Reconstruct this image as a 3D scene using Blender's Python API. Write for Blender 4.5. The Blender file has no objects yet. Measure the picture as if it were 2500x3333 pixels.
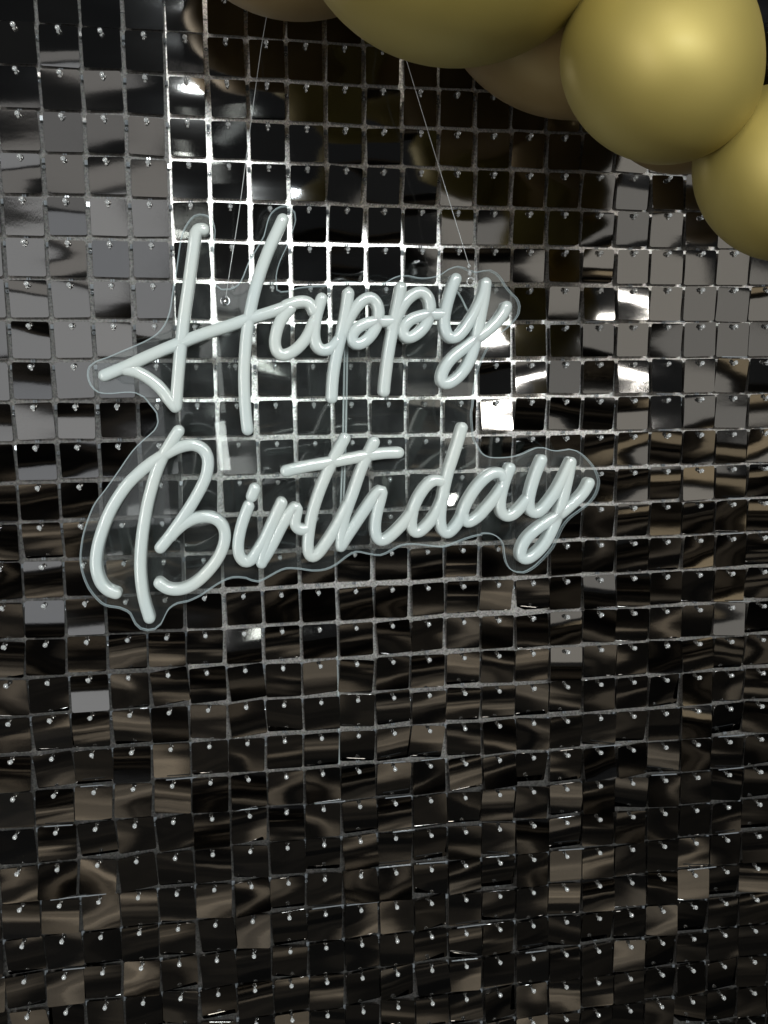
import bpy, bmesh, math, random
from mathutils import Vector, Matrix
from mathutils.geometry import tessellate_polygon

random.seed(11)
SC = bpy.context.scene
COL = SC.collection
R = math.radians

# ------------------------------------------------------------------ camera
cam_data = bpy.data.cameras.new('camera')
cam_data.sensor_fit = 'VERTICAL'
cam_data.sensor_height = 36.0
cam_data.lens = 30.445
cam_data.clip_start = 0.01
cam_data.clip_end = 100
cam = bpy.data.objects.new('camera', cam_data)
COL.objects.link(cam)
CAM = Vector((0.15111, -0.68665, -0.2943))
cam.matrix_world = Matrix(((0.98619, 0.031571, -0.162578, CAM.x),
                           (-0.164731, 0.085677, -0.98261, CAM.y),
                           (-0.017093, 0.995823, 0.089695, CAM.z),
                           (0, 0, 0, 1)))
SC.camera = cam

# ------------------------------------------------------------------ world: a dim room, the same all round
world = bpy.data.worlds.new('World')
SC.world = world
world.use_nodes = True
bg = world.node_tree.nodes['Background']
bg.inputs[0].default_value = (0.93, 0.97, 1.0, 1)
bg.inputs[1].default_value = 0.03

# ------------------------------------------------------------------ lamps behind the camera, some added only for fill and reflections
def area(name, loc, aim, sx, sy, radiance, color):
    d = bpy.data.lights.new(name, 'AREA')
    d.shape = 'RECTANGLE'
    d.size, d.size_y = sx, sy
    d.color = color
    d.energy = radiance * math.pi * sx * sy
    o = bpy.data.objects.new(name, d)
    COL.objects.link(o)
    o.location = loc
    v = Vector(aim) - Vector(loc)
    o.rotation_euler = v.to_track_quat('-Z', 'Y').to_euler()
    return o

area('ceiling_tube_lamp', (0.62, -3.2, 0.62), (0.25, 0, -0.3), 1.05, 0.12, 172, (0.90, 0.97, 1.0))
area('ceiling_panel_lamp', (1.75, -3.2, 0.55), (0.4, 0, -0.3), 0.95, 0.20, 32, (1.0, 0.97, 0.92))
area('side_fill_lamp', (-1.6, -2.7, -0.45), (0.25, 0, -0.35), 0.38, 1.9, 18, (1.0, 0.985, 0.95))  # added fill from the left, no doorway; tall to streak the tubes
area('floor_fill_lamp', (0.2, -2.0, 1.3), (0.2, -3.5, -1.7), 0.6, 0.6, 46, (1.0, 0.95, 0.86))  # added to brighten the floor that the lower sequins mirror
area('door_gap_lamp', (0.092, -2.634, -0.60), (0.12, 0, -0.33), 0.036, 0.18, 11, (0.93, 1.0, 0.96)).rotation_euler.rotate_axis('Z', R(5))
area('door_crack_lamp', (0.086, -2.66, -0.28), (0.12, 0, -0.33), 0.020, 0.40, 2.5, (0.93, 1.0, 0.96)).rotation_euler.rotate_axis('Z', R(3))
area('upper_left_fill_lamp', (-1.0, -3.1, 0.06), (0.1, 0, -0.30), 1.75, 0.30, 0.55, (1.0, 0.97, 0.93))  # added dim panel, no window; gives the left sequins grey to mirror
area('lower_left_fill_lamp', (-1.0, -3.1, -0.60), (0.1, 0, -0.35), 1.75, 0.86, 0.80, (0.95, 0.97, 1.0))  # lower half of that added panel, split off so the reflections band
area('right_fill_lamp', (1.75, -2.9, -0.42), (0.4, 0, -0.3), 1.3, 0.85, 0.62, (1.0, 0.95, 0.86))  # added dim beige panel for the right-hand sequins to reflect
area('warm_fill_lamp', (2.0, -2.2, -0.95), (0.4, 0, -0.5), 0.8, 0.14, 0.65, (1.0, 0.80, 0.52))  # added warm strip for tan glints in the sequins; no counter there

# ------------------------------------------------------------------ exposure
SC.view_settings.view_transform = 'Standard'
SC.view_settings.look = 'None'
SC.view_settings.exposure = 0.0
SC.view_settings.gamma = 1.0
SC.view_settings.use_curve_mapping = False
SC.cycles.max_bounces = 12
SC.cycles.transparent_max_bounces = 24
SC.cycles.sample_clamp_indirect = 6.0

# ------------------------------------------------------------------ materials
def new_mat(name):
    m = bpy.data.materials.new(name)
    m.use_nodes = True
    nt = m.node_tree
    b = nt.nodes['Principled BSDF']
    return m, nt, b

def node(nt, kind, **kw):
    n = nt.nodes.new(kind)
    for k, v in kw.items():
        if k.startswith('in_'):
            key = k[3:]
            n.inputs[int(key) if key.isdigit() else key.replace('_', ' ')].default_value = v
        else:
            setattr(n, k, v)
    return n

def mat_sequin():
    m, nt, b = new_mat('black_mirror_sequin')
    L = nt.links.new
    oi = node(nt, 'ShaderNodeObjectInfo')
    tc = node(nt, 'ShaderNodeTexCoord')
    add = node(nt, 'ShaderNodeVectorMath', operation='ADD')
    mul = node(nt, 'ShaderNodeVectorMath', operation='SCALE', in_Scale=7.0)
    L(oi.outputs['Location'], mul.inputs[0])
    L(tc.outputs['Object'], add.inputs[0]); L(mul.outputs[0], add.inputs[1])
    ramp = node(nt, 'ShaderNodeValToRGB')
    ramp.color_ramp.elements[0].color = (0.16, 0.161, 0.163, 1)
    ramp.color_ramp.elements[1].color = (0.25, 0.242, 0.230, 1)
    L(oi.outputs['Random'], ramp.inputs[0])
    L(ramp.outputs[0], b.inputs['Base Color'])
    b.inputs['Metallic'].default_value = 1.0
    # soft ripples of the thin film, and hair-fine grain
    mp = node(nt, 'ShaderNodeMapping')
    mp.inputs['Scale'].default_value = (16, 16, 46)
    mp.inputs['Rotation'].default_value = (0, 0.35, 0)
    L(add.outputs[0], mp.inputs[0])
    n1 = node(nt, 'ShaderNodeTexNoise', in_Scale=1.0, in_Detail=2.0, in_Roughness=0.45)
    L(mp.outputs[0], n1.inputs['Vector'])
    bp = node(nt, 'ShaderNodeBump', in_Strength=1.0, in_Distance=0.00006)
    L(n1.outputs[0], bp.inputs['Height'])
    mp2 = node(nt, 'ShaderNodeMapping')
    mp2.inputs['Scale'].default_value = (2600, 900, 500)
    L(add.outputs[0], mp2.inputs[0])
    n2 = node(nt, 'ShaderNodeTexNoise', in_Scale=1.0, in_Detail=1.0)
    L(mp2.outputs[0], n2.inputs['Vector'])
    bp2 = node(nt, 'ShaderNodeBump', in_Strength=0.5, in_Distance=0.000012)
    L(n2.outputs[0], bp2.inputs['Height']); L(bp.outputs[0], bp2.inputs['Normal'])
    L(bp2.outputs[0], b.inputs['Normal'])
    rr = node(nt, 'ShaderNodeMapRange', in_3=0.035, in_4=0.085)
    L(n1.outputs[0], rr.inputs[0]); L(rr.outputs[0], b.inputs['Roughness'])
    return m

def mat_backing(name='silver_foil_backing', k=1.0, rough=0.41, metal=0.92):
    m, nt, b = new_mat(name)
    L = nt.links.new
    tc = node(nt, 'ShaderNodeTexCoord')
    v = node(nt, 'ShaderNodeTexVoronoi', in_Scale=1500.0)
    L(tc.outputs['Object'], v.inputs['Vector'])
    n = node(nt, 'ShaderNodeTexNoise', in_Scale=620.0, in_Detail=3.0, in_Roughness=0.7)
    L(tc.outputs['Object'], n.inputs['Vector'])
    ramp = node(nt, 'ShaderNodeValToRGB')
    e = ramp.color_ramp.elements
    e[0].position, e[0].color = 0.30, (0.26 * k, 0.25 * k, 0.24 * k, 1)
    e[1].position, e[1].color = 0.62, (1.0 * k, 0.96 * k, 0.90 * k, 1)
    L(n.outputs[0], ramp.inputs[0])
    # holographic flecks
    hsv = node(nt, 'ShaderNodeHueSaturation', in_Saturation=0.35)
    mix = node(nt, 'ShaderNodeMixRGB', blend_type='MULTIPLY', in_Fac=0.32)
    L(v.outputs['Color'], hsv.inputs['Color'])
    L(ramp.outputs[0], mix.inputs[1]); L(hsv.outputs[0], mix.inputs[2])
    L(mix.outputs[0], b.inputs['Base Color'])
    b.inputs['Metallic'].default_value = metal
    bp = node(nt, 'ShaderNodeBump', in_Strength=1.0, in_Distance=0.00005)
    L(n.outputs[0], bp.inputs['Height'])
    L(bp.outputs[0], b.inputs['Normal'])
    b.inputs['Roughness'].default_value = rough
    return m

def mat_clear_plastic(name, tint=(0.75, 0.78, 0.80), alpha=0.55, rough=0.06):
    m, nt, b = new_mat(name)
    L = nt.links.new
    b.inputs['Base Color'].default_value = (*tint, 1)
    b.inputs['Roughness'].default_value = rough
    b.inputs['IOR'].default_value = 1.5
    b.inputs['Specular IOR Level'].default_value = 0.8
    tr = node(nt, 'ShaderNodeBsdfTransparent')
    tr.inputs[0].default_value = (0.92, 0.94, 0.94, 1)
    mx = node(nt, 'ShaderNodeMixShader', in_0=alpha)
    out = nt.nodes['Material Output']
    L(tr.outputs[0], mx.inputs[1]); L(b.outputs[0], mx.inputs[2]); L(mx.outputs[0], out.inputs[0])
    return m

def mat_plate_face():
    m = bpy.data.materials.new('clear_acrylic_face'); m.use_nodes = True
    nt = m.node_tree; nt.nodes.clear(); L = nt.links.new
    out = node(nt, 'ShaderNodeOutputMaterial')
    tr = node(nt, 'ShaderNodeBsdfTransparent'); tr.inputs[0].default_value = (0.97, 0.985, 0.98, 1)
    gl = node(nt, 'ShaderNodeBsdfGlossy', in_Roughness=0.02)
    fr = node(nt, 'ShaderNodeFresnel', in_IOR=1.45)
    tc = node(nt, 'ShaderNodeTexCoord')
    nz = node(nt, 'ShaderNodeTexNoise', in_Scale=40.0, in_Detail=4.0, in_Roughness=0.6)
    L(tc.outputs['Object'], nz.inputs['Vector'])
    # faint milky veil, sheen of the mirrored room put into the colour
    df = node(nt, 'ShaderNodeBsdfDiffuse'); df.inputs[0].default_value = (0.70, 0.76, 0.76, 1)
    rr = node(nt, 'ShaderNodeMapRange', in_1=0.3, in_2=0.75, in_3=0.004, in_4=0.022)
    L(nz.outputs[0], rr.inputs[0])
    m0 = node(nt, 'ShaderNodeMixShader'); L(rr.outputs[0], m0.inputs[0]); L(tr.outputs[0], m0.inputs[1]); L(df.outputs[0], m0.inputs[2])
    m1 = node(nt, 'ShaderNodeMixShader'); L(fr.outputs[0], m1.inputs[0]); L(m0.outputs[0], m1.inputs[1]); L(gl.outputs[0], m1.inputs[2])
    L(m1.outputs[0], out.inputs[0])
    return m

def mat_neon():
    m, nt, b = new_mat('milky_silicone_tube')
    L = nt.links.new
    tc = node(nt, 'ShaderNodeTexCoord')
    n = node(nt, 'ShaderNodeTexNoise', in_Scale=18.0, in_Detail=2.0)
    L(tc.outputs['Object'], n.inputs['Vector'])
    ramp = node(nt, 'ShaderNodeValToRGB')
    e = ramp.color_ramp.elements
    e[0].position, e[0].color = 0.35, (0.465, 0.53, 0.525, 1)
    e[1].position, e[1].color = 0.65, (0.505, 0.55, 0.525, 1)
    L(n.outputs[0], ramp.inputs[0]); L(ramp.outputs[0], b.inputs['Base Color'])
    b.inputs['Roughness'].default_value = 0.48
    b.inputs['Subsurface Weight'].default_value = 0.35
    b.inputs['Subsurface Radius'].default_value = (1, 1, 1)
    b.inputs['Subsurface Scale'].default_value = 0.003
    b.inputs['Coat Weight'].default_value = 1.0
    b.inputs['Coat Roughness'].default_value = 0.07
    return m

def mat_balloon(name, c1, c2, rough=0.42):
    m, nt, b = new_mat(name)
    L = nt.links.new
    tc = node(nt, 'ShaderNodeTexCoord')
    n = node(nt, 'ShaderNodeTexNoise', in_Scale=9.0, in_Detail=3.0, in_Roughness=0.55)
    L(tc.outputs['Object'], n.inputs['Vector'])
    ramp = node(nt, 'ShaderNodeValToRGB')
    e = ramp.color_ramp.elements
    e[0].position, e[0].color = 0.35, (*c1, 1)
    e[1].position, e[1].color = 0.68, (*c2, 1)
    L(n.outputs[0], ramp.inputs[0]); L(ramp.outputs[0], b.inputs['Base Color'])
    b.inputs['Metallic'].default_value = 0.44
    n2 = node(nt, 'ShaderNodeTexNoise', in_Scale=420.0, in_Detail=2.0)
    L(tc.outputs['Object'], n2.inputs['Vector'])
    bp = node(nt, 'ShaderNodeBump', in_Strength=0.35, in_Distance=0.00006)
    L(n2.outputs[0], bp.inputs['Height']); L(bp.outputs[0], b.inputs['Normal'])
    rr = node(nt, 'ShaderNodeMapRange', in_3=rough - 0.05, in_4=rough + 0.06)
    L(n.outputs[0], rr.inputs[0]); L(rr.outputs[0], b.inputs['Roughness'])
    b.inputs['Coat Weight'].default_value = 0.06
    b.inputs['Coat Roughness'].default_value = 0.3
    return m

def mat_floor():
    """dark plank floor, each plank its own tone"""
    m, nt, b = new_mat('patchy_plank_floor')
    L = nt.links.new
    tc = node(nt, 'ShaderNodeTexCoord')
    br = node(nt, 'ShaderNodeTexBrick', in_Scale=1.0)
    br.inputs['Color1'].default_value = (0.012, 0.011, 0.010, 1)
    br.inputs['Color2'].default_value = (0.85, 0.73, 0.58, 1)
    br.inputs['Mortar'].default_value = (0.004, 0.004, 0.004, 1)
    br.inputs['Bias'].default_value = -0.25
    br.inputs['Mortar Size'].default_value = 0.004
    br.inputs['Brick Width'].default_value = 1.1
    br.inputs['Row Height'].default_value = 0.19
    L(tc.outputs['Object'], br.inputs['Vector'])
    mp = node(nt, 'ShaderNodeMapping'); mp.inputs['Scale'].default_value = (0.9, 12.0, 1)
    L(tc.outputs['Object'], mp.inputs[0])
    n = node(nt, 'ShaderNodeTexNoise', in_Scale=2.0, in_Detail=6.0, in_Roughness=0.6)
    L(mp.outputs[0], n.inputs['Vector'])
    ramp = node(nt, 'ShaderNodeValToRGB')
    e = ramp.color_ramp.elements
    e[0].position, e[0].color = 0.38, (0.40, 0.40, 0.40, 1)
    e[1].position, e[1].color = 0.66, (1.0, 0.96, 0.92, 1)
    L(n.outputs[0], ramp.inputs[0])
    mix = node(nt, 'ShaderNodeMixRGB', blend_type='MULTIPLY', in_Fac=1.0)
    L(br.outputs[0], mix.inputs[1]); L(ramp.outputs[0], mix.inputs[2])
    # shade put into the boards as large dark patches for sequins to mirror
    n3 = node(nt, 'ShaderNodeTexNoise', in_Scale=1.5, in_Detail=2.0)
    L(tc.outputs['Object'], n3.inputs['Vector'])
    r3 = node(nt, 'ShaderNodeValToRGB')
    r3.color_ramp.elements[0].position, r3.color_ramp.elements[0].color = 0.47, (0.06, 0.06, 0.06, 1)
    r3.color_ramp.elements[1].position, r3.color_ramp.elements[1].color = 0.56, (1, 1, 1, 1)
    L(n3.outputs[0], r3.inputs[0])
    mix2 = node(nt, 'ShaderNodeMixRGB', blend_type='MULTIPLY', in_Fac=1.0)
    L(mix.outputs[0], mix2.inputs[1]); L(r3.outputs[0], mix2.inputs[2])
    L(mix2.outputs[0], b.inputs['Base Color'])
    b.inputs['Roughness'].default_value = 0.8
    b.inputs['Specular IOR Level'].default_value = 0.12
    return m

M_SEQ = mat_sequin()
M_BACK = mat_backing()
M_SHADED = mat_backing('shaded_foil_backing', 0.15, 0.5, 0.7)  # the silver foil again, dimness of gaps off the highlight put into its colour
M_HALF_SHADED = mat_backing('half_shaded_foil_backing', 0.5, 0.42, 0.9)  # same foil, fading glare towards the lower and right panels painted into the colour
M_PEG, _nt, _b = new_mat('clear_peg_plastic')
_b.inputs['Base Color'].default_value = (0.93, 0.95, 0.95, 1); _b.inputs['Roughness'].default_value = 0.03
_b.inputs['Transmission Weight'].default_value = 0.75; _b.inputs['IOR'].default_value = 1.49
M_GRID = mat_clear_plastic('clear_grid_plastic', (0.26, 0.28, 0.30), 0.6, 0.12)
M_EDGE = mat_clear_plastic('polished_acrylic_edge', (0.70, 0.82, 0.85), 0.34, 0.03)
M_FACE = mat_plate_face()
M_NEON = mat_neon()
M_WIRE = mat_clear_plastic('nylon_line', (0.70, 0.72, 0.72), 0.55, 0.10)
M_CORD = mat_clear_plastic('clear_cord_sheath', (0.60, 0.66, 0.66), 0.5, 0.06)
M_STEEL, _nt, _b = new_mat('small_steel_fitting')
_b.inputs['Metallic'].default_value = 1.0; _b.inputs['Base Color'].default_value = (0.55, 0.56, 0.57, 1); _b.inputs['Roughness'].default_value = 0.18
M_GOLD = mat_balloon('satin_gold_latex', (0.315, 0.25, 0.062), (0.385, 0.305, 0.085), 0.54)
M_BRONZE = mat_balloon('satin_bronze_latex', (0.30, 0.205, 0.08), (0.37, 0.26, 0.11), 0.40)
M_FLOOR = mat_floor()

# ------------------------------------------------------------------ helpers
def link(name, mesh, mat=None, parent=None):
    o = bpy.data.objects.new(name, mesh)
    COL.objects.link(o)
    if mat is not None and not mesh.materials:
        mesh.materials.append(mat)
    if parent is not None:
        o.parent = parent
    return o

def empty(name, loc=(0, 0, 0)):
    o = bpy.data.objects.new(name, None)
    COL.objects.link(o)
    o.location = loc
    o.empty_display_size = 0.05
    return o

def tag(o, label, cat, group=None):
    o['label'] = label
    o['category'] = cat
    if group:
        o['group'] = group
    return o

def mesh_from(name, verts, faces, smooth=True):
    me = bpy.data.meshes.new(name)
    me.from_pydata([tuple(v) for v in verts], [], faces)
    me.update()
    if smooth:
        me.polygons.foreach_set('use_smooth', [True] * len(me.polygons))
    return me

def catmull(pts, step, closed=False):
    n = len(pts)
    out = []
    rng = range(n) if closed else range(n - 1)
    for i in rng:
        if closed:
            p0, p1, p2, p3 = pts[i - 1], pts[i], pts[(i + 1) % n], pts[(i + 2) % n]
        else:
            p1, p2 = pts[i], pts[i + 1]
            p0 = pts[i - 1] if i > 0 else p1 * 2 - p2
            p3 = pts[i + 2] if i + 2 < n else p2 * 2 - p1
        k = max(1, int(round((p2 - p1).length / step)))
        for j in range(k):
            t = j / k
            out.append(0.5 * ((2 * p1) + (p2 - p0) * t + (2 * p0 - 5 * p1 + 4 * p2 - p3) * t * t
                              + (3 * p1 - p0 - 3 * p2 + p3) * t * t * t))
    if not closed:
        out.append(pts[-1].copy())
    return out

def tube_mesh(name, pts, r, seg=8):
    """round tube along 3D points"""
    verts, faces = [], []
    n = len(pts)
    up = Vector((0, -1, 0))
    for i, p in enumerate(pts):
        t = (pts[min(i + 1, n - 1)] - pts[max(i - 1, 0)]).normalized()
        a = t.cross(up)
        if a.length < 1e-4:
            a = t.cross(Vector((1, 0, 0)))
        a.normalize()
        b = t.cross(a)
        for k in range(seg):
            w = 2 * math.pi * k / seg
            verts.append(p + (a * math.cos(w) + b * math.sin(w)) * r)
    for i in range(n - 1):
        for k in range(seg):
            k2 = (k + 1) % seg
            faces.append((i * seg + k, i * seg + k2, (i + 1) * seg + k2, (i + 1) * seg + k))
    faces.append(tuple(range(seg - 1, -1, -1)))
    faces.append(tuple((n - 1) * seg + k for k in range(seg)))
    return mesh_from(name, verts, faces)

def ball(bm, c, r, u=8, v=6, scale=(1, 1, 1)):
    res = bmesh.ops.create_uvsphere(bm, u_segments=u, v_segments=v, radius=r)
    for w in res['verts']:
        w.co = Vector((w.co.x * scale[0], w.co.y * scale[1], w.co.z * scale[2])) + Vector(c)

def box(bm, c, s, rot=None):
    res = bmesh.ops.create_cube(bm, size=1.0)
    for w in res['verts']:
        p = Vector((w.co.x * s[0], w.co.y * s[1], w.co.z * s[2]))
        if rot is not None:
            p = rot @ p
        w.co = p + Vector(c)

def ring(bm, c, r, t, seg=10, sub=5):
    """small torus lying in the wall plane"""
    vs = []
    for i in range(seg):
        a = 2 * math.pi * i / seg
        row = []
        for j in range(sub):
            b = 2 * math.pi * j / sub
            rad = r + t * math.cos(b)
            row.append(bm.verts.new((c[0] + rad * math.cos(a), c[1] + t * math.sin(b), c[2] + rad * math.sin(a))))
        vs.append(row)
    for i in range(seg):
        for j in range(sub):
            bm.faces.new((vs[i][j], vs[(i + 1) % seg][j], vs[(i + 1) % seg][(j + 1) % sub], vs[i][(j + 1) % sub]))

def finish(bm, name, smooth=True):
    me = bpy.data.meshes.new(name)
    bmesh.ops.recalc_face_normals(bm, faces=bm.faces)
    bm.to_mesh(me); bm.free()
    if smooth:
        me.polygons.foreach_set('use_smooth', [True] * len(me.polygons))
    return me

# ------------------------------------------------------------------ the floor the mirrors look down on
fl = link('floor', mesh_from('floor', [(-6, 0.3, -1.75), (6, 0.3, -1.75), (6, -7, -1.75), (-6, -7, -1.75)], [(3, 2, 1, 0)], False), M_FLOOR)
fl['kind'] = 'structure'

# ------------------------------------------------------------------ the shimmer wall
PITCH = 0.030
KX = [0.19, 1.167, -1.927, -1.959, 1.972, -1.124, 3.724, -0.822, -2.505, -0.231, 1.19, 0.411, 1.926, -2.212, 0.323]
KZ = [-0.464, 0.205, -1.014, -0.506, 2.161, -0.333, -1.898, -0.947, 0.442, 0.615, -2.807, 3.36, 0.89, 1.055, -0.319]

def peg_at(c, r):
    """place of a peg on the slightly sagging wall (metres)"""
    cc = min(max(c, -1.5), 20.5); rr = min(max(r, -0.5), 25.5)
    a = (cc - 9) / 11; b = (rr - 12) / 14
    dx = dz = 0.0; k = 0
    for i in range(5):
        for j in range(5 - i):
            w = a ** i * b ** j
            dx += KX[k] * w; dz += KZ[k] * w; k += 1
    return Vector((c * PITCH + dx * 1e-3, 0, -r * PITCH + dz * 1e-3))

SW = 0.0281            # sequin edge
N = 6                  # sequin grid
def sequin_mesh(idx, rng, soft=1.0):
    kv = rng.choice((1, 1, -1)) * rng.uniform(0.8, 7.0)     # curvature about the level axis (1/m)
    kh = rng.uniform(-1.0, 1.0)
    tw = rng.uniform(-1.7, 1.7)                              # twist
    s3 = rng.uniform(-90, 90) * soft
    kv *= soft; kh *= soft; tw *= soft
    verts, faces = [], []
    cr = 0.0012
    lin = [-0.5 + i / N for i in range(N + 1)]
    lin[1] = -0.5 + cr / SW * 1.2; lin[-2] = 0.5 - cr / SW * 1.2
    def shape(x, z):
        return -(kv * z * z * 0.5 + kh * x * x * 0.5 + tw * x * z + s3 * z * z * z)
    def pt(i, j):
        x, z = lin[i] * SW, lin[j] * SW
        if i in (0, N) and j in (0, N):
            x -= math.copysign(cr * 0.42, x); z -= math.copysign(cr * 0.42, z)
        return x, z
    z0 = SW * 0.5 - 0.0034                                   # the hole lies 3.4 mm below the top edge
    for j in range(N + 1):
        for i in range(N + 1):
            x, z = pt(i, j)
            verts.append((x, shape(x, z), z - z0))
    for j in range(N):
        for i in range(N):
            a = j * (N + 1) + i
            faces.append((a, a + 1, a + N + 2, a + N + 1))
    loop = [i for i in range(N)] + [j * (N + 1) + N for j in range(N)] + \
           [N * (N + 1) + N - i for i in range(N)] + [(N - j) * (N + 1) for j in range(N)]
    base = len(verts)
    for q in loop:
        verts.append(verts[q])
    for q in loop:
        x, y, z = verts[q]
        verts.append((x, y + 0.0004, z))
    n = len(loop)
    for k in range(n):
        k2 = (k + 1) % n
        faces.append((base + k2, base + k, base + n + k, base + n + k2))
    me = mesh_from('sequin', verts, faces)
    me.materials.append(M_SEQ)
    return me

rng = random.Random(5)
SEQ_MESHES = [sequin_mesh(i, rng) for i in range(56)]
MILD_MESHES = [sequin_mesh(i, rng, 1.0) for i in range(16)]
FLAT_MESHES = [sequin_mesh(i, rng, 0.38) for i in range(24)]     # stiffer, flatter ones

def peg_mesh():
    bm = bmesh.new()
    ball(bm, (0, -0.0020, 0), 0.0018, 12, 9)
    res = bmesh.ops.create_cone(bm, cap_ends=True, segments=8, radius1=0.00075, radius2=0.00075, depth=0.0108)
    for w in res['verts']:
        w.co = Vector((w.co.x, w.co.z + 0.0046, w.co.y - 0.0002))
    ball(bm, (0, 0.0006, -0.0019), 0.0010, 8, 6, (1.0, 0.8, 0.9))
    me = finish(bm, 'peg')
    me.materials.append(M_PEG)
    return me
PEG = peg_mesh()

# tilt overrides, degrees: (row, col): (pitch, yaw); pitch < 0 looks down
FLIP = {(6, 13): (5.2, 0), (7, 12): (4.0, 0.5), (7, 13): (4.6, 0), (8, 13): (5.0, 0.3), (8, 16): (5.2, 1.5), (8, 17): (4.6, 2.2),
        (9, 12): (6.4, 0.4), (6, 15): (4.4, 0.5), (11, 11): (5.9, 1.0), (3, 17): (3.2, 1.5), (6, 16): (3.8, 1.2), (7, 14): (3.6, 0.8), (5, 14): (2.6, 0.4), (9, 17): (4.2, 1.6), (4, 18): (3.0, 1.0),
        (3, 6): (-4.6, 0), (3, 7): (-4.4, 0), (5, 7): (-4.0, 0)}

def tilt_of(c, r, rg):
    p = rg.gauss(-7.2, 1.7); y = rg.gauss(0, 2.0); roll = rg.gauss(0, 1.1)
    if c <= 3 and r <= 12:
        p = rg.gauss(-7.0, 0.9); y = rg.gauss(-0.8, 1.0)
        if r > 1 and rg.random() < 0.14:
            p += rg.choice((6.0, -5.0))
    elif r <= (4 if c < 8 else 5) and 4 <= c <= 15:
        p = rg.gauss(-8.5 if c < 6 else -11.5, 1.1); y = rg.gauss(0.6, 1.1)
    elif r >= 14:
        p = min(rg.gauss(-5.0 if r < 19 else -2.8, 4.2), 4); y = rg.gauss(0, 4.4); roll = rg.gauss(0, 2.2)
        if c > 14:
            y -= 1.5
    p = min(max(p, -14.5), 8)
    if (r, c) in FLIP:
        p, y = FLIP[(r, c)]
        p += rg.gauss(0, 0.5); roll = rg.gauss(0, 0.8)
    return R(p), R(y), R(roll)

WORDS = {
    (0, 0): 'mirrored black sequin panel cut by the top left corner of the picture',
    (1, 0): 'strip of black sequin panel along the top edge under the balloons',
    (2, 0): 'black sequin panel hidden behind the gold balloons at top right',
    (0, 1): 'grey reflecting sequin panel at upper left beside the word Happy',
    (1, 1): 'bright gridded black sequin panel behind the word Happy',
    (2, 1): 'black sequin panel at right below the gold balloons with white glints',
    (0, 2): 'brown tinted sequin panel at left behind the letter B',
    (1, 2): 'dark sequin panel behind and below the word Birthday',
    (2, 2): 'dark sequin panel at right beside the end of the word Birthday',
    (0, 3): 'very dark sequin panel in the bottom left corner',
    (1, 3): 'very dark sequin panel at the bottom centre of the wall',
    (2, 3): 'dark sequin panel in the bottom right corner with slanting rows',
}
CB = [(-4, 3), (4, 13), (14, 22)]
RB = [(-3, -1), (0, 9), (10, 19), (20, 28)]
rg = random.Random(23)
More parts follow.
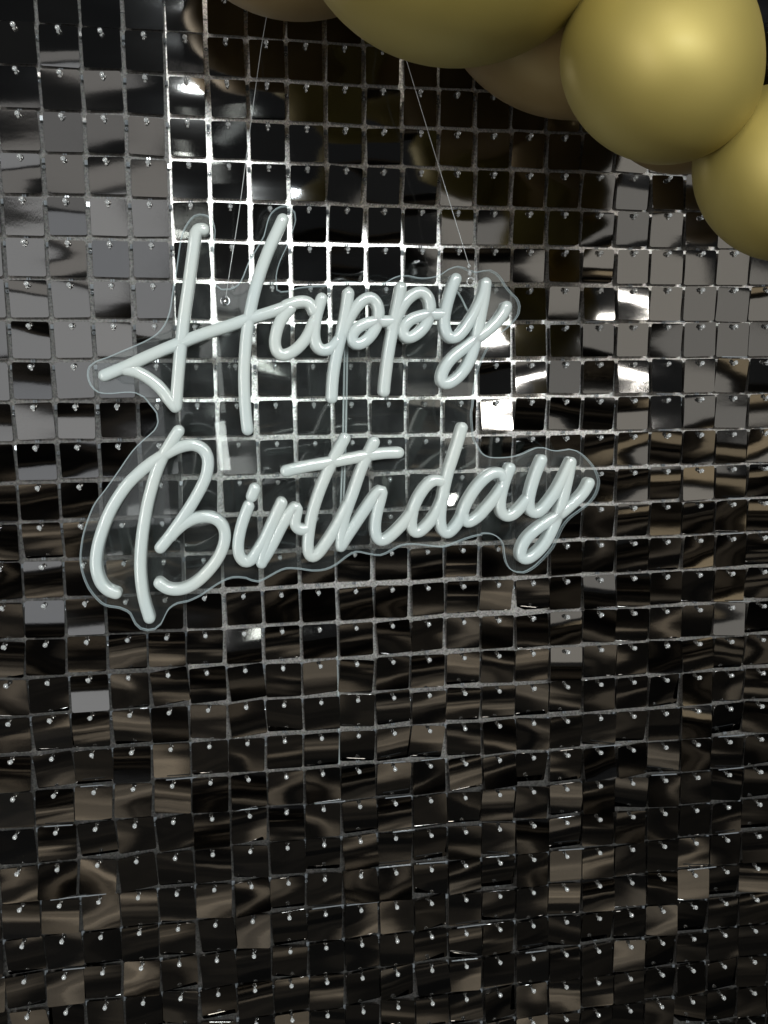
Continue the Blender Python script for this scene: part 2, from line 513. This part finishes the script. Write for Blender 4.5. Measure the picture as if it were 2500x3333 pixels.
for pi, (c0, c1) in enumerate(CB):
    for pj, (r0, r1) in enumerate(RB):
        root = empty('shimmer_panel', ((c0 + c1) * 0.5 * PITCH, 0.006, -(r1 + 0.9) * PITCH))
        tag(root, WORDS[(pi, pj)], 'sequin panel', 'square sequin panels of the shimmer wall')
        org = root.location.copy()
        # backing sheet: a gently buckled foil, one vertex per cell corner
        verts, faces = [], []
        nc, nr = c1 - c0 + 2, r1 - r0 + 2
        for jr in range(nr):
            for ic in range(nc):
                p = peg_at(c0 - 0.5 + ic, r0 - 0.62 + jr)
                p.y = 0.0096 + 0.0006 * math.sin(1.3 * ic + 0.7 * jr)
                verts.append(p - org)
        for jr in range(nr - 1):
            for ic in range(nc - 1):
                a = jr * nc + ic
                faces.append((a + nc, a + nc + 1, a + 1, a))
        me = mesh_from('backing_sheet', verts, faces)
        link('backing_sheet', me, M_SHADED if (pi == 0 or pj == 3) else M_HALF_SHADED if (pj == 2 or pi == 2) else M_BACK, root)
        # clear moulded grid: tabs, snap rings and bars in the gaps
        bm = bmesh.new()
        for r in range(r0, r1 + 1):
            for c in range(c0, c1 + 1):
                p = peg_at(c, r) - org
                q = (peg_at(c + 0.5, r) - org)
                t1 = Matrix.Rotation(R(rg.uniform(4, 11)), 3, 'Z') @ Matrix.Rotation(R(rg.uniform(-8, 3)), 3, 'X')
                if rg.random() < (0.9 if pi == 0 and r < 16 else 0.45):
                    box(bm, (q.x, 0.0072, q.z + 0.0002), (0.0024, 0.0016, 0.0034), t1)
                if rg.random() < 0.7:
                    for s in (-1, 1):
                        box(bm, (p.x + s * 0.0009, 0.0078, p.z + 0.0050), (0.0009, 0.0012, 0.0022), t1)
                if (c + (r // 5)) % 2 == 0 and rg.random() < 0.7:
                    ring(bm, (q.x, 0.0068, q.z - 0.0042), 0.0010, 0.00042)
                if (r >= 14 or c >= 13) and rg.random() < (0.12 if r >= 19 or c >= 15 else 0.03):
                    ln = rg.uniform(0.016, 0.028)
                    box(bm, (p.x + rg.uniform(-0.002, 0.008), 0.0005, p.z + 0.0048), (ln, 0.0007, 0.0007), Matrix.Rotation(R(rg.uniform(-2, 2)), 3, 'Y'))
        gr = link('clear_grid', finish(bm, 'clear_grid', False), M_GRID, root)
        gr['kind'] = 'stuff'
        gr.location.y = -org.y
        for r in range(r0, r1 + 1):
            for c in range(c0, c1 + 1):
                p = peg_at(c, r) - org
                pool = MILD_MESHES if (r, c) in FLIP else FLAT_MESHES if (c <= 3 and r <= 10 and rg.random() < 0.75) else SEQ_MESHES
                s = bpy.data.objects.new('sequin', rg.choice(pool))
                COL.objects.link(s); s.parent = root
                s.location = (p.x + rg.gauss(0, 0.0003), 0.0022 - org.y, p.z + rg.gauss(0, 0.0003))
                a, b, g = tilt_of(c, r, rg)
                # front is -Y: pitch > 0 turns the face up, yaw > 0 turns it to the right
                s.rotation_euler = (Matrix.Rotation(b, 3, 'Z') @ Matrix.Rotation(-a, 3, 'X') @ Matrix.Rotation(g, 3, 'Y')).to_euler()
                d = math.hypot(c - 8, r - 6)
                s.scale = (0.936 + 0.082 * min(max((d - 6.5) / 4.5, 0), 1),) * 3
                k = bpy.data.objects.new('peg', PEG)
                COL.objects.link(k); k.parent = root
                k.location = (p.x, -org.y, p.z)
                k.rotation_euler = (R(rg.gauss(0, 5)), 0, R(rg.gauss(0, 5)))
STROKES = [
    ('H', [(-98.41, 158.47), (-101.62, 158.66), (-103.93, 155.18), (-105.39, 146.56), (-107.85, 132.71), (-110.1, 119.65), (-113.58, 100.39), (-116.1, 83.64), (-118.55, 66.78), (-120.69, 48.91), (-121.85, 37.94)]),
    ('H', [(-154.99, 63.83), (-146.42, 61.76), (-137.95, 56.37), (-131.23, 49.9), (-126.25, 42.68), (-122.39, 37.77)]),
    ('H', [(-44.02, 166.12), (-48.55, 157.16), (-53.75, 146.6), (-58.54, 135.15), (-62.72, 123.67), (-66.1, 112.16), (-68.78, 100.62), (-71.13, 88.14), (-72.59, 75.6), (-73.73, 62.09), (-73.97, 48.5), (-73.66, 34.82), (-72.62, 21.04)]),
    ('H', [(-168.99, 59.76), (-154.91, 65.6), (-142.5, 71.29), (-128.28, 77.45), (-115.79, 82.49), (-101.47, 87.82), (-85.3, 93.0), (-69.02, 98.57), (-56.29, 102.47), (-43.5, 106.74), (-44.65, 107.05), (-36.79, 109.78), (-30.9, 110.78), (-27.0, 109.72), (-24.56, 107.31), (-23.58, 104.11)]),
    ('a', [(-40.14, 105.93), (-44.14, 101.76), (-48.05, 95.67), (-50.65, 87.97), (-51.62, 80.9), (-49.99, 75.75), (-46.47, 73.28), (-41.2, 74.57), (-35.54, 78.31), (-30.16, 84.13), (-26.08, 90.6), (-23.67, 96.4)]),
    ('a', [(-17.77, 112.68), (-20.19, 106.06), (-22.1, 98.98), (-23.29, 91.89), (-23.41, 86.08), (-22.2, 80.58), (-19.42, 77.33), (-15.12, 76.67), (-10.43, 78.95), (-6.37, 83.5)]),
    ('p', [(1.44, 116.63), (-0.03, 106.84), (-2.04, 96.49), (-3.96, 88.05), (-5.73, 81.55), (-7.88, 72.42), (-9.69, 63.26), (-10.99, 53.41), (-11.71, 42.86)]),
    ('p', [(-3.3, 88.06), (-0.53, 94.88), (3.57, 102.34), (8.32, 108.51), (13.04, 112.61), (17.4, 113.74), (20.86, 111.38), (23.02, 106.34), (23.04, 100.5), (21.7, 94.63), (18.48, 88.75), (14.05, 83.84), (8.97, 81.03), (4.96, 81.88), (3.53, 85.14), (4.72, 89.05), (8.12, 92.63), (13.17, 95.38), (18.56, 96.57), (23.27, 96.98), (28.67, 97.2), (33.41, 97.29)]),
    ('p', [(39.6, 121.06), (38.07, 113.59), (36.32, 105.13), (34.58, 97.29), (33.03, 89.43), (31.27, 80.9), (29.63, 71.01), (28.18, 60.43), (27.16, 52.47), (26.71, 47.14)]),
    ('p', [(32.85, 92.05), (35.6, 98.6), (39.03, 105.14), (42.8, 111.03), (47.57, 115.49), (52.34, 118.01), (56.43, 117.53), (59.5, 114.43), (61.07, 109.21), (60.86, 103.31), (59.14, 97.39), (55.69, 92.12), (51.23, 88.15), (46.09, 85.64), (42.13, 86.49), (40.65, 89.78), (42.17, 94.05), (46.48, 98.32), (52.98, 100.98), (59.83, 102.19), (66.01, 102.29), (71.53, 102.32)]),
    ('y', [(80.09, 127.55), (77.35, 121.13), (74.75, 113.25), (72.69, 105.35), (71.67, 98.76), (72.02, 92.82), (73.76, 88.06), (76.96, 85.55), (80.92, 86.35), (85.43, 90.21), (90.28, 96.86), (95.12, 104.5), (99.25, 112.46), (101.85, 119.73), (102.64, 124.8)]),
    ('y', [(102.64, 124.8), (101.47, 114.79), (99.46, 104.2), (97.44, 93.57), (95.4, 83.57), (93.35, 75.54), (90.45, 68.17), (86.27, 61.47), (81.03, 56.11), (75.44, 52.65), (71.04, 52.68), (69.5, 56.52), (71.24, 62.55), (76.1, 69.55), (83.06, 75.55), (90.02, 80.56), (95.95, 84.9), (101.89, 88.91), (108.53, 94.27), (113.76, 99.95), (117.24, 104.97), (118.4, 108.16)]),
    ('B', [(-120.82, 20.78), (-125.98, 13.07), (-131.17, 4.78), (-135.05, -2.82), (-138.16, -10.45), (-141.04, -19.21), (-144.07, -29.46), (-146.74, -41.25), (-149.11, -53.84), (-150.7, -66.52), (-151.41, -77.03), (-151.18, -87.64), (-150.2, -97.57), (-148.57, -106.06), (-146.73, -113.44)]),
    ('B', [(-169.2, -94.15), (-174.15, -92.02), (-178.44, -87.14), (-180.91, -80.26), (-181.78, -72.73), (-180.74, -63.82), (-178.44, -54.98), (-174.67, -44.75), (-169.93, -34.57), (-163.95, -24.82), (-157.03, -15.84), (-149.26, -8.34), (-140.81, -1.59), (-132.79, 3.35), (-124.78, 7.57), (-117.18, 10.2), (-110.35, 10.66), (-104.7, 7.91), (-101.57, 2.69), (-101.14, -3.22), (-102.74, -11.33), (-106.05, -18.68), (-111.1, -27.47), (-117.26, -36.99), (-124.15, -46.49), (-131.03, -55.63), (-136.72, -62.26)]),
    ('B', [(-129.54, -54.56), (-124.26, -49.12), (-117.55, -44.32), (-110.91, -41.69), (-102.88, -41.06), (-96.38, -43.3), (-92.15, -48.36), (-90.91, -55.22), (-92.67, -63.52), (-96.64, -71.75), (-102.83, -79.9), (-110.45, -87.22), (-118.71, -92.2), (-126.82, -93.73), (-134.03, -92.09), (-138.58, -88.22)]),
    ('i', [(-68.71, -21.77), (-71.09, -27.35)]),
    ('i', [(-73.51, -34.23), (-76.25, -40.78), (-79.11, -48.81), (-81.11, -56.88), (-81.98, -64.21), (-81.08, -70.8), (-77.7, -75.05), (-73.28, -74.25), (-68.55, -68.43), (-63.51, -60.41), (-59.02, -51.55), (-54.78, -42.71), (-51.82, -36.69)]),
    ('r', [(-49.71, -32.52), (-53.11, -40.32), (-57.37, -49.98), (-61.1, -60.09), (-63.74, -68.62), (-65.32, -76.39)]),
    ('r', [(-64.47, -74.78), (-59.44, -67.14), (-54.79, -58.68), (-50.56, -50.62), (-46.36, -43.39), (-42.2, -37.97), (-38.76, -35.71), (-38.58, -38.74), (-39.91, -43.61), (-40.41, -48.1), (-38.47, -51.87), (-34.44, -53.0), (-30.77, -52.39)]),
    ('t', [(-2.76, 13.33), (-7.35, 5.18), (-12.21, -3.62), (-16.59, -12.45), (-20.82, -22.11), (-24.93, -33.02), (-28.16, -44.0), (-30.26, -55.46), (-31.27, -64.52), (-30.74, -70.77), (-27.94, -73.63), (-23.37, -70.65), (-17.49, -62.97), (-11.58, -54.06), (-6.09, -44.72), (-1.43, -35.79)]),
    ('t', [(-45.94, -9.47), (-31.83, -6.57), (-12.37, -3.62), (12.2, 0.32), (24.58, 1.93), (37.02, 2.33)]),
    ('h', [(18.89, 10.35), (13.84, 0.28), (9.63, -8.19), (6.23, -17.1), (2.81, -26.86), (-1.03, -36.63), (-3.87, -44.8), (-5.64, -53.02), (-6.58, -60.47), (-6.83, -66.3)]),
    ('h', [(-6.42, -65.89), (-2.6, -59.79), (2.46, -52.48), (7.53, -45.17), (12.58, -37.88), (17.64, -31.0), (21.83, -26.41), (24.76, -25.0), (24.48, -26.71), (23.21, -32.14), (21.19, -39.37), (19.53, -47.25), (19.09, -54.58), (20.01, -60.13), (22.93, -63.19), (27.25, -62.25), (32.83, -58.14), (38.42, -52.8), (43.09, -47.73), (47.13, -42.64)]),
    ('d', [(47.13, -42.64), (50.26, -34.77), (53.68, -28.75), (58.03, -23.07), (62.69, -19.53), (66.42, -18.71), (69.85, -20.33)]),
    ('d', [(47.63, -42.35), (46.49, -48.77), (46.78, -54.32), (49.06, -57.99), (52.99, -57.51), (57.8, -53.47), (62.68, -48.08), (66.43, -42.03), (69.55, -35.35), (71.73, -29.27)]),
    ('d', [(85.32, 19.72), (83.17, 12.51), (80.71, 4.69), (78.11, -3.15), (75.26, -11.61), (73.16, -19.5), (71.29, -28.03), (69.87, -35.97), (68.93, -43.34), (68.82, -50.76), (70.08, -56.38), (73.23, -59.48), (77.13, -57.87), (81.54, -53.05), (85.93, -46.06)]),
    ('a', [(85.3, -46.97), (87.8, -39.61), (91.55, -32.61), (96.56, -25.34), (102.22, -19.33), (107.89, -15.34), (112.96, -14.24), (116.34, -15.38), (118.12, -19.13)]),
    ('a', [(86.44, -45.76), (87.34, -49.83), (89.89, -51.78), (94.19, -50.25), (99.89, -46.2), (102.01, -43.7), (108.21, -36.98), (113.03, -31.16), (116.8, -25.85)]),
    ('a', [(122.76, -11.16), (119.85, -18.5), (117.5, -25.87), (115.84, -33.27), (115.43, -40.05), (116.67, -45.19), (120.21, -48.04), (125.12, -47.17), (130.68, -42.57), (136.92, -35.59)]),
    ('y', [(147.7, -5.52), (144.99, -11.68), (142.3, -19.07), (140.09, -26.48), (138.32, -34.61), (138.21, -40.75), (139.9, -44.91), (143.61, -46.4), (148.05, -44.14), (153.28, -38.47), (158.83, -31.09), (163.65, -23.02), (167.75, -14.94), (171.15, -7.87)]),
    ('y', [(171.15, -7.87), (169.58, -17.03), (167.32, -27.91), (164.57, -39.5), (161.48, -49.05), (158.63, -56.55), (155.2, -64.05), (151.03, -70.84), (145.42, -76.88), (139.07, -81.35), (134.44, -81.65), (132.05, -78.43), (132.89, -72.91), (136.69, -66.14), (142.99, -60.15), (150.74, -54.9), (159.22, -50.35), (165.23, -46.41), (171.93, -41.1), (178.98, -35.11), (183.87, -29.05), (186.26, -24.16)]),
]
PLATE_OUTLINE = [(-101.35, 170.29), (-95.22, 169.3), (-91.4, 165.06), (-90.27, 159.43), (-91.5, 149.8), (-92.97, 138.38), (-93.32, 128.69), (-92.0, 122.96), (-87.64, 119.72), (-81.8, 119.96), (-76.31, 122.69), (-72.33, 128.95), (-68.63, 137.87), (-62.0, 148.57), (-57.26, 156.59), (-54.76, 165.43), (-51.41, 172.51), (-44.98, 176.87), (-38.63, 177.03), (-34.64, 172.91), (-34.12, 167.65), (-36.29, 160.54), (-40.17, 150.73), (-45.93, 139.09), (-48.74, 129.25), (-48.62, 122.99), (-48.5, 119.77), (-45.92, 118.39), (-40.67, 118.89), (-34.7, 121.0), (-25.44, 122.26), (-13.49, 123.03), (-4.11, 125.2), (3.93, 125.94), (14.01, 124.95), (23.47, 124.41), (28.91, 125.31), (34.38, 128.44), (40.87, 130.68), (46.5, 130.75), (53.36, 129.33), (60.25, 129.21), (67.16, 130.48), (71.32, 132.18), (76.17, 135.53), (83.13, 137.8), (88.02, 137.01), (92.23, 135.09), (97.85, 133.84), (102.77, 135.03), (108.41, 135.51), (113.38, 133.05), (117.69, 128.45), (120.59, 123.81), (124.93, 119.16), (129.29, 115.17), (131.74, 109.13), (130.88, 103.72), (127.36, 98.29), (121.68, 92.85), (113.87, 86.73), (108.21, 79.94), (103.98, 72.46), (100.47, 64.29), (98.39, 56.1), (96.67, 45.82), (95.8, 35.5), (94.93, 31.43), (95.17, 23.5), (96.64, 11.23), (99.74, 5.54), (103.26, 0.08), (108.87, -2.87), (117.28, -3.46), (125.71, -2.96), (132.75, -1.54), (139.79, 1.37), (146.14, 3.63), (151.84, 3.52), (158.31, 1.34), (164.77, 0.87), (172.66, 1.95), (178.46, 0.6), (185.09, -3.67), (192.57, -11.43), (197.18, -19.86), (198.1, -26.16), (196.11, -33.78), (191.16, -40.64), (183.26, -46.7), (174.64, -52.73), (168.97, -59.56), (165.49, -67.17), (161.29, -75.47), (154.18, -83.67), (145.6, -91.09), (137.7, -94.64), (131.91, -94.03), (126.12, -90.95), (122.47, -85.17), (120.95, -78.1), (119.79, -70.36), (115.82, -65.34), (110.12, -62.7), (103.76, -62.47), (103.58, -63.29), (97.13, -64.32), (87.48, -67.13), (77.87, -70.57), (71.48, -71.58), (63.84, -70.66), (52.43, -68.96), (44.86, -68.66), (38.57, -69.99), (32.28, -73.19), (24.36, -76.19), (15.88, -75.0), (5.77, -72.89), (-1.85, -76.4), (-9.49, -82.03), (-17.92, -85.49), (-27.92, -85.9), (-36.18, -84.28), (-46.88, -83.39), (-54.34, -86.01), (-68.07, -92.47), (-77.17, -89.31), (-86.88, -88.48), (-94.49, -91.26), (-102.14, -95.58), (-109.8, -100.68), (-119.65, -104.87), (-127.12, -106.06), (-133.19, -109.65), (-136.37, -114.94), (-139.59, -121.01), (-144.18, -124.67), (-149.37, -125.32), (-154.44, -123.71), (-157.92, -120.02), (-161.2, -112.08), (-163.28, -110.04), (-168.24, -107.47), (-178.25, -105.03), (-183.75, -100.15), (-189.06, -92.25), (-192.75, -81.44), (-193.94, -70.81), (-192.61, -59.58), (-190.3, -49.93), (-186.16, -38.88), (-181.41, -29.37), (-173.83, -19.95), (-164.69, -7.62), (-154.04, 6.88), (-145.09, 15.52), (-138.4, 21.28), (-135.57, 27.19), (-136.2, 33.13), (-140.38, 39.1), (-144.56, 44.59), (-149.74, 47.35), (-156.76, 47.87), (-167.31, 47.06), (-175.11, 48.03), (-180.06, 53.0), (-181.84, 60.14), (-180.2, 66.36), (-175.69, 69.89), (-167.75, 72.53), (-155.29, 77.84), (-142.78, 83.17), (-133.74, 88.52), (-128.18, 94.76), (-124.27, 103.65), (-121.47, 117.8), (-118.18, 133.63), (-115.34, 149.37), (-113.27, 157.22), (-109.48, 164.22), (-104.91, 169.08)]

# ------------------------------------------------------------------ the neon sign (unlit)
sign = empty('neon_sign', (0.230, -0.0475, -0.310))
sign.rotation_euler = (R(3.0), 0, 0)          # hangs leaning forward a little
tag(sign, 'unlit white script Happy Birthday sign on a clear acrylic plate', 'neon sign')

def plate_mesh():
    pts = catmull([Vector((x * 1e-3, 0, z * 1e-3)) for x, z in PLATE_OUTLINE], 0.004, True)
    n = len(pts)
    # signed area -> make the outline run counter-clockwise seen from the front
    ar = sum(pts[i].x * pts[(i + 1) % n].z - pts[(i + 1) % n].x * pts[i].z for i in range(n))
    if ar < 0:
        pts.reverse()
    nrm = []
    for i in range(n):
        t = (pts[(i + 1) % n] - pts[i - 1]).normalized()
        nrm.append(Vector((t.z, 0, -t.x)))
    ch = 0.0007
    rings = []
    for off, y in ((-ch, -0.0025), (0.0, -0.0025 + ch), (0.0, 0.0025 - ch), (-ch, 0.0025)):
        rings.append([p + m * off + Vector((0, y, 0)) for p, m in zip(pts, nrm)])
    verts = [v for r_ in rings for v in r_]
    faces, mats = [], []
    tris = tessellate_polygon([[Vector((p.x, p.z, 0)) for p in rings[0]]])
    for t in tris:
        a, b, c = [rings[0][i] for i in t]
        cr = (b - a).cross(c - a)
        f = tuple(t) if cr.y < 0 else tuple(reversed(t))
        faces.append(f); mats.append(0)
        faces.append(tuple(3 * n + i for i in reversed(f))); mats.append(0)
    for k in range(3):
        for i in range(n):
            j = (i + 1) % n
            faces.append((k * n + i, (k + 1) * n + i, (k + 1) * n + j, k * n + j)); mats.append(1)
    me = mesh_from('backing_plate', verts, faces, False)
    me.materials.append(M_FACE); me.materials.append(M_EDGE)
    me.polygons.foreach_set('material_index', mats)
    return me
plate = link('backing_plate', plate_mesh(), None, sign)
plate['label'] = 'clear acrylic plate cut to the outline of the words'

def neon_mesh(pts2):
    """D-section silicone tube standing on the plate, rounded ends"""
    pts = catmull([Vector((x * 1e-3, 0, z * 1e-3)) for x, z in pts2], 0.0016)
    # light smoothing of the traced line
    for _ in range(2):
        pts = [pts[0]] + [(pts[i - 1] + pts[i] * 2 + pts[i + 1]) / 4 for i in range(1, len(pts) - 1)] + [pts[-1]]
    n = len(pts)
    hw, base, side, top = 0.00425, -0.0026, -0.0093, 0.0027
    prof = [(-1.0, None)] + [(-math.cos(math.pi * k / 12), (1 - abs(math.cos(math.pi * k / 12)) ** 2.6) ** 0.46) for k in range(13)] + [(1.0, None)]
    secs = []
    t0 = (pts[1] - pts[0]).normalized(); t1 = (pts[-1] - pts[-2]).normalized()
    for a in (80, 60, 40, 20):
        secs.append((pts[0] - t0 * hw * math.sin(R(a)), t0, math.cos(R(a))))
    for i in range(n):
        t = (pts[min(i + 1, n - 1)] - pts[max(i - 1, 0)]).normalized()
        secs.append((pts[i], t, 1.0))
    for a in (20, 40, 60, 80):
        secs.append((pts[-1] + t1 * hw * math.sin(R(a)), t1, math.cos(R(a))))
    verts, faces = [], []
    m = len(prof)
    for p, t, s in secs:
        nrm = Vector((t.z, 0, -t.x))
        for w, h in prof:
            y = base if h is None else side - top * h * s ** 0.8
            verts.append(p + nrm * (hw * w * s) + Vector((0, y, 0)))
    for i in range(len(secs) - 1):
        for k in range(m - 1):
            faces.append((i * m + k, (i + 1) * m + k, (i + 1) * m + k + 1, i * m + k + 1))
    faces.append(tuple(range(m)))
    e = (len(secs) - 1) * m
    faces.append(tuple(e + k for k in reversed(range(m))))
    me = mesh_from('neon_tube', verts, faces)
    bm = bmesh.new(); bm.from_mesh(me)
    bmesh.ops.recalc_face_normals(bm, faces=bm.faces)
    bm.to_mesh(me); bm.free()
    me.materials.append(M_NEON)
    return me
for letter, pts2 in STROKES:
    link('neon_tube', neon_mesh(pts2), None, sign)

# clear feed cords on the back of the plate
for pts3 in ([(-0.2, 3.6, 100), (-0.2, 3.6, 84), (-1.7, 3.6, 41), (-2.6, 3.6, 10), (-3.9, 3.6, -14), (-5.2, 3.6, -40)],
             [(2.0, 3.6, 100), (1.8, 3.6, 84), (0.4, 3.6, 41), (-0.6, 3.6, 10), (-1.8, 3.6, -14), (-3.0, 3.6, -40)],
             [(82, 3.4, 123), (87.3, 4.4, 116), (92.1, 4.4, 107), (97, 3.4, 98)]):
    link('feed_cord', tube_mesh('feed_cord', catmull([Vector(p) * 1e-3 for p in pts3], 0.004), 0.0008, 8), M_CORD, sign)
# hooks where the lines are tied
def hook(c):
    bm = bmesh.new()
    x, y, z = [v * 1e-3 for v in c]
    ball(bm, (x, y, z), 0.0024, 12, 10)
    ring(bm, (x, y + 0.0012, z + 0.0004), 0.0031, 0.0006, 14, 6)
    return link('line_hook', finish(bm, 'line_hook'), M_STEEL, sign)
hook((-85.3, -5.0, 110.7))
bm = bmesh.new()
ring(bm, (0.0922, -0.0050, 0.1262), 0.0028, 0.0006, 14, 6)
ball(bm, (0.0914, -0.0052, 0.1325), 0.0014, 10, 8, (1, 1, 1.6))
ball(bm, (0.0908, -0.0052, 0.1373), 0.0011, 10, 8, (1, 1, 1.5))
link('line_hook', finish(bm, 'line_hook'), M_PEG, sign)

# ------------------------------------------------------------------ lines the sign hangs from
def strand(name, pts3, r, mat, label, cat, group=None):
    P3 = [Vector(p) * 1e-3 for p in pts3]
    root = P3[-1].copy()
    o = link(name, tube_mesh(name, catmull([p - root for p in P3], 0.02), r, 8), mat)
    o.location = root
    return tag(o, label, cat, group)
strand('hanging_line', [(208, -46, 130), (180.0, -49, 0.3), (171.2, -50, -46.6), (155.9, -55.5, -139.6), (149.2, -57.5, -175.0), (145.0, -58.3, -198.0)], 0.00025, M_WIRE,
       'thin clear nylon line holding the sign up behind the letter H', 'hanging line', 'nylon lines carrying the sign')
strand('hanging_line', [(232, -46, 128), (278.9, -50, -28.6), (320.9, -59.7, -172.6)], 0.00028, M_WIRE,
       'thin clear nylon line running down from the balloons to the letter y of Happy', 'hanging line', 'nylon lines carrying the sign')
strand('power_cord', [(221, 16, -452), (224.6, 9.5, -466), (225.4, 8.2, -492), (224.8, 8.2, -545), (224.9, 9.5, -566), (222, 16, -580)], 0.0010, M_CORD,
       'short clear cord showing in the gap between the sequins below the sign', 'power cord')

# ------------------------------------------------------------------ balloons
def balloon(loc, r, axis, mat, label, stretch=1.06, cat='balloon'):
    """one latex balloon: pear profile turned about its axis, nozzle and rolled lip at the neck"""
    loc = Vector(loc) * 1e-3; r = r * 1e-3
    ax = Vector(axis).normalized()
    prof = []
    K = 40
    for k in range(K + 1):
        th = math.pi * k / K
        x = math.cos(th); rad = math.sin(th)
        if x < 0:
            rad *= 1 - 0.10 * x * x
            x *= 1 + 0.14 * x * x
        prof.append((x * r * stretch, rad * r))
    prof[-1] = (prof[-1][0], r * 0.05)
    b0 = prof[-1][0]
    prof += [(b0 - r * 0.06, r * 0.045), (b0 - r * 0.12, r * 0.06), (b0 - r * 0.17, r * 0.085), (b0 - r * 0.19, r * 0.08)]
    seg = 56
    q = Vector((1, 0, 0)).rotation_difference(-ax)
    verts, faces = [], []
    for x, rad in prof:
        for s in range(seg):
            w = 2 * math.pi * s / seg
            verts.append(q @ Vector((x, max(rad, 1e-6) * math.cos(w), max(rad, 1e-6) * math.sin(w))))
    for i in range(len(prof) - 1):
        for s in range(seg):
            s2 = (s + 1) % seg
            faces.append((i * seg + s, i * seg + s2, (i + 1) * seg + s2, (i + 1) * seg + s))
    me = mesh_from('balloon', verts, faces)
    o = link('balloon', me, mat)
    o.location = loc
    return tag(o, label, cat, 'gold balloons of the garland')
balloon((279.3, -186.6, -7.9), 89.4, (0.029, -0.502, 0.864), M_GOLD, 'large satin gold balloon at the top centre with its underside showing', 0.821)
balloon((394.3, -206.6, -88.4), 58.7, (0.383, -0.521, 0.763), M_GOLD, 'round satin gold balloon with the brightest sheen at upper right', 0.854)
balloon((456.5, -106.6, -66.6), 54.4, (0.431, -0.517, 0.739), M_BRONZE, 'small sliver of a balloon peeking out under the brightest gold balloon', 0.863)
balloon((479.2, -191.6, -141.6), 54.2, (0.577, -0.565, 0.59), M_GOLD, 'satin gold balloon cut by the right edge of the picture', 0.857)
balloon((376.7, -111.6, -4.2), 90.1, (0.217, -0.506, 0.835), M_BRONZE, 'duller bronze balloon tucked behind the two large gold ones', 0.841)
balloon((200.2, -121.6, 36.6), 82.9, (-0.175, -0.486, 0.856), M_BRONZE, 'thin strip of a bronze balloon at the top left of the garland', 0.81)
balloon((610.1, -106.6, -14.5), 80.7, (0.47, -0.656, 0.59), M_BRONZE, 'dark edge of a balloon in the top right corner', 0.782)
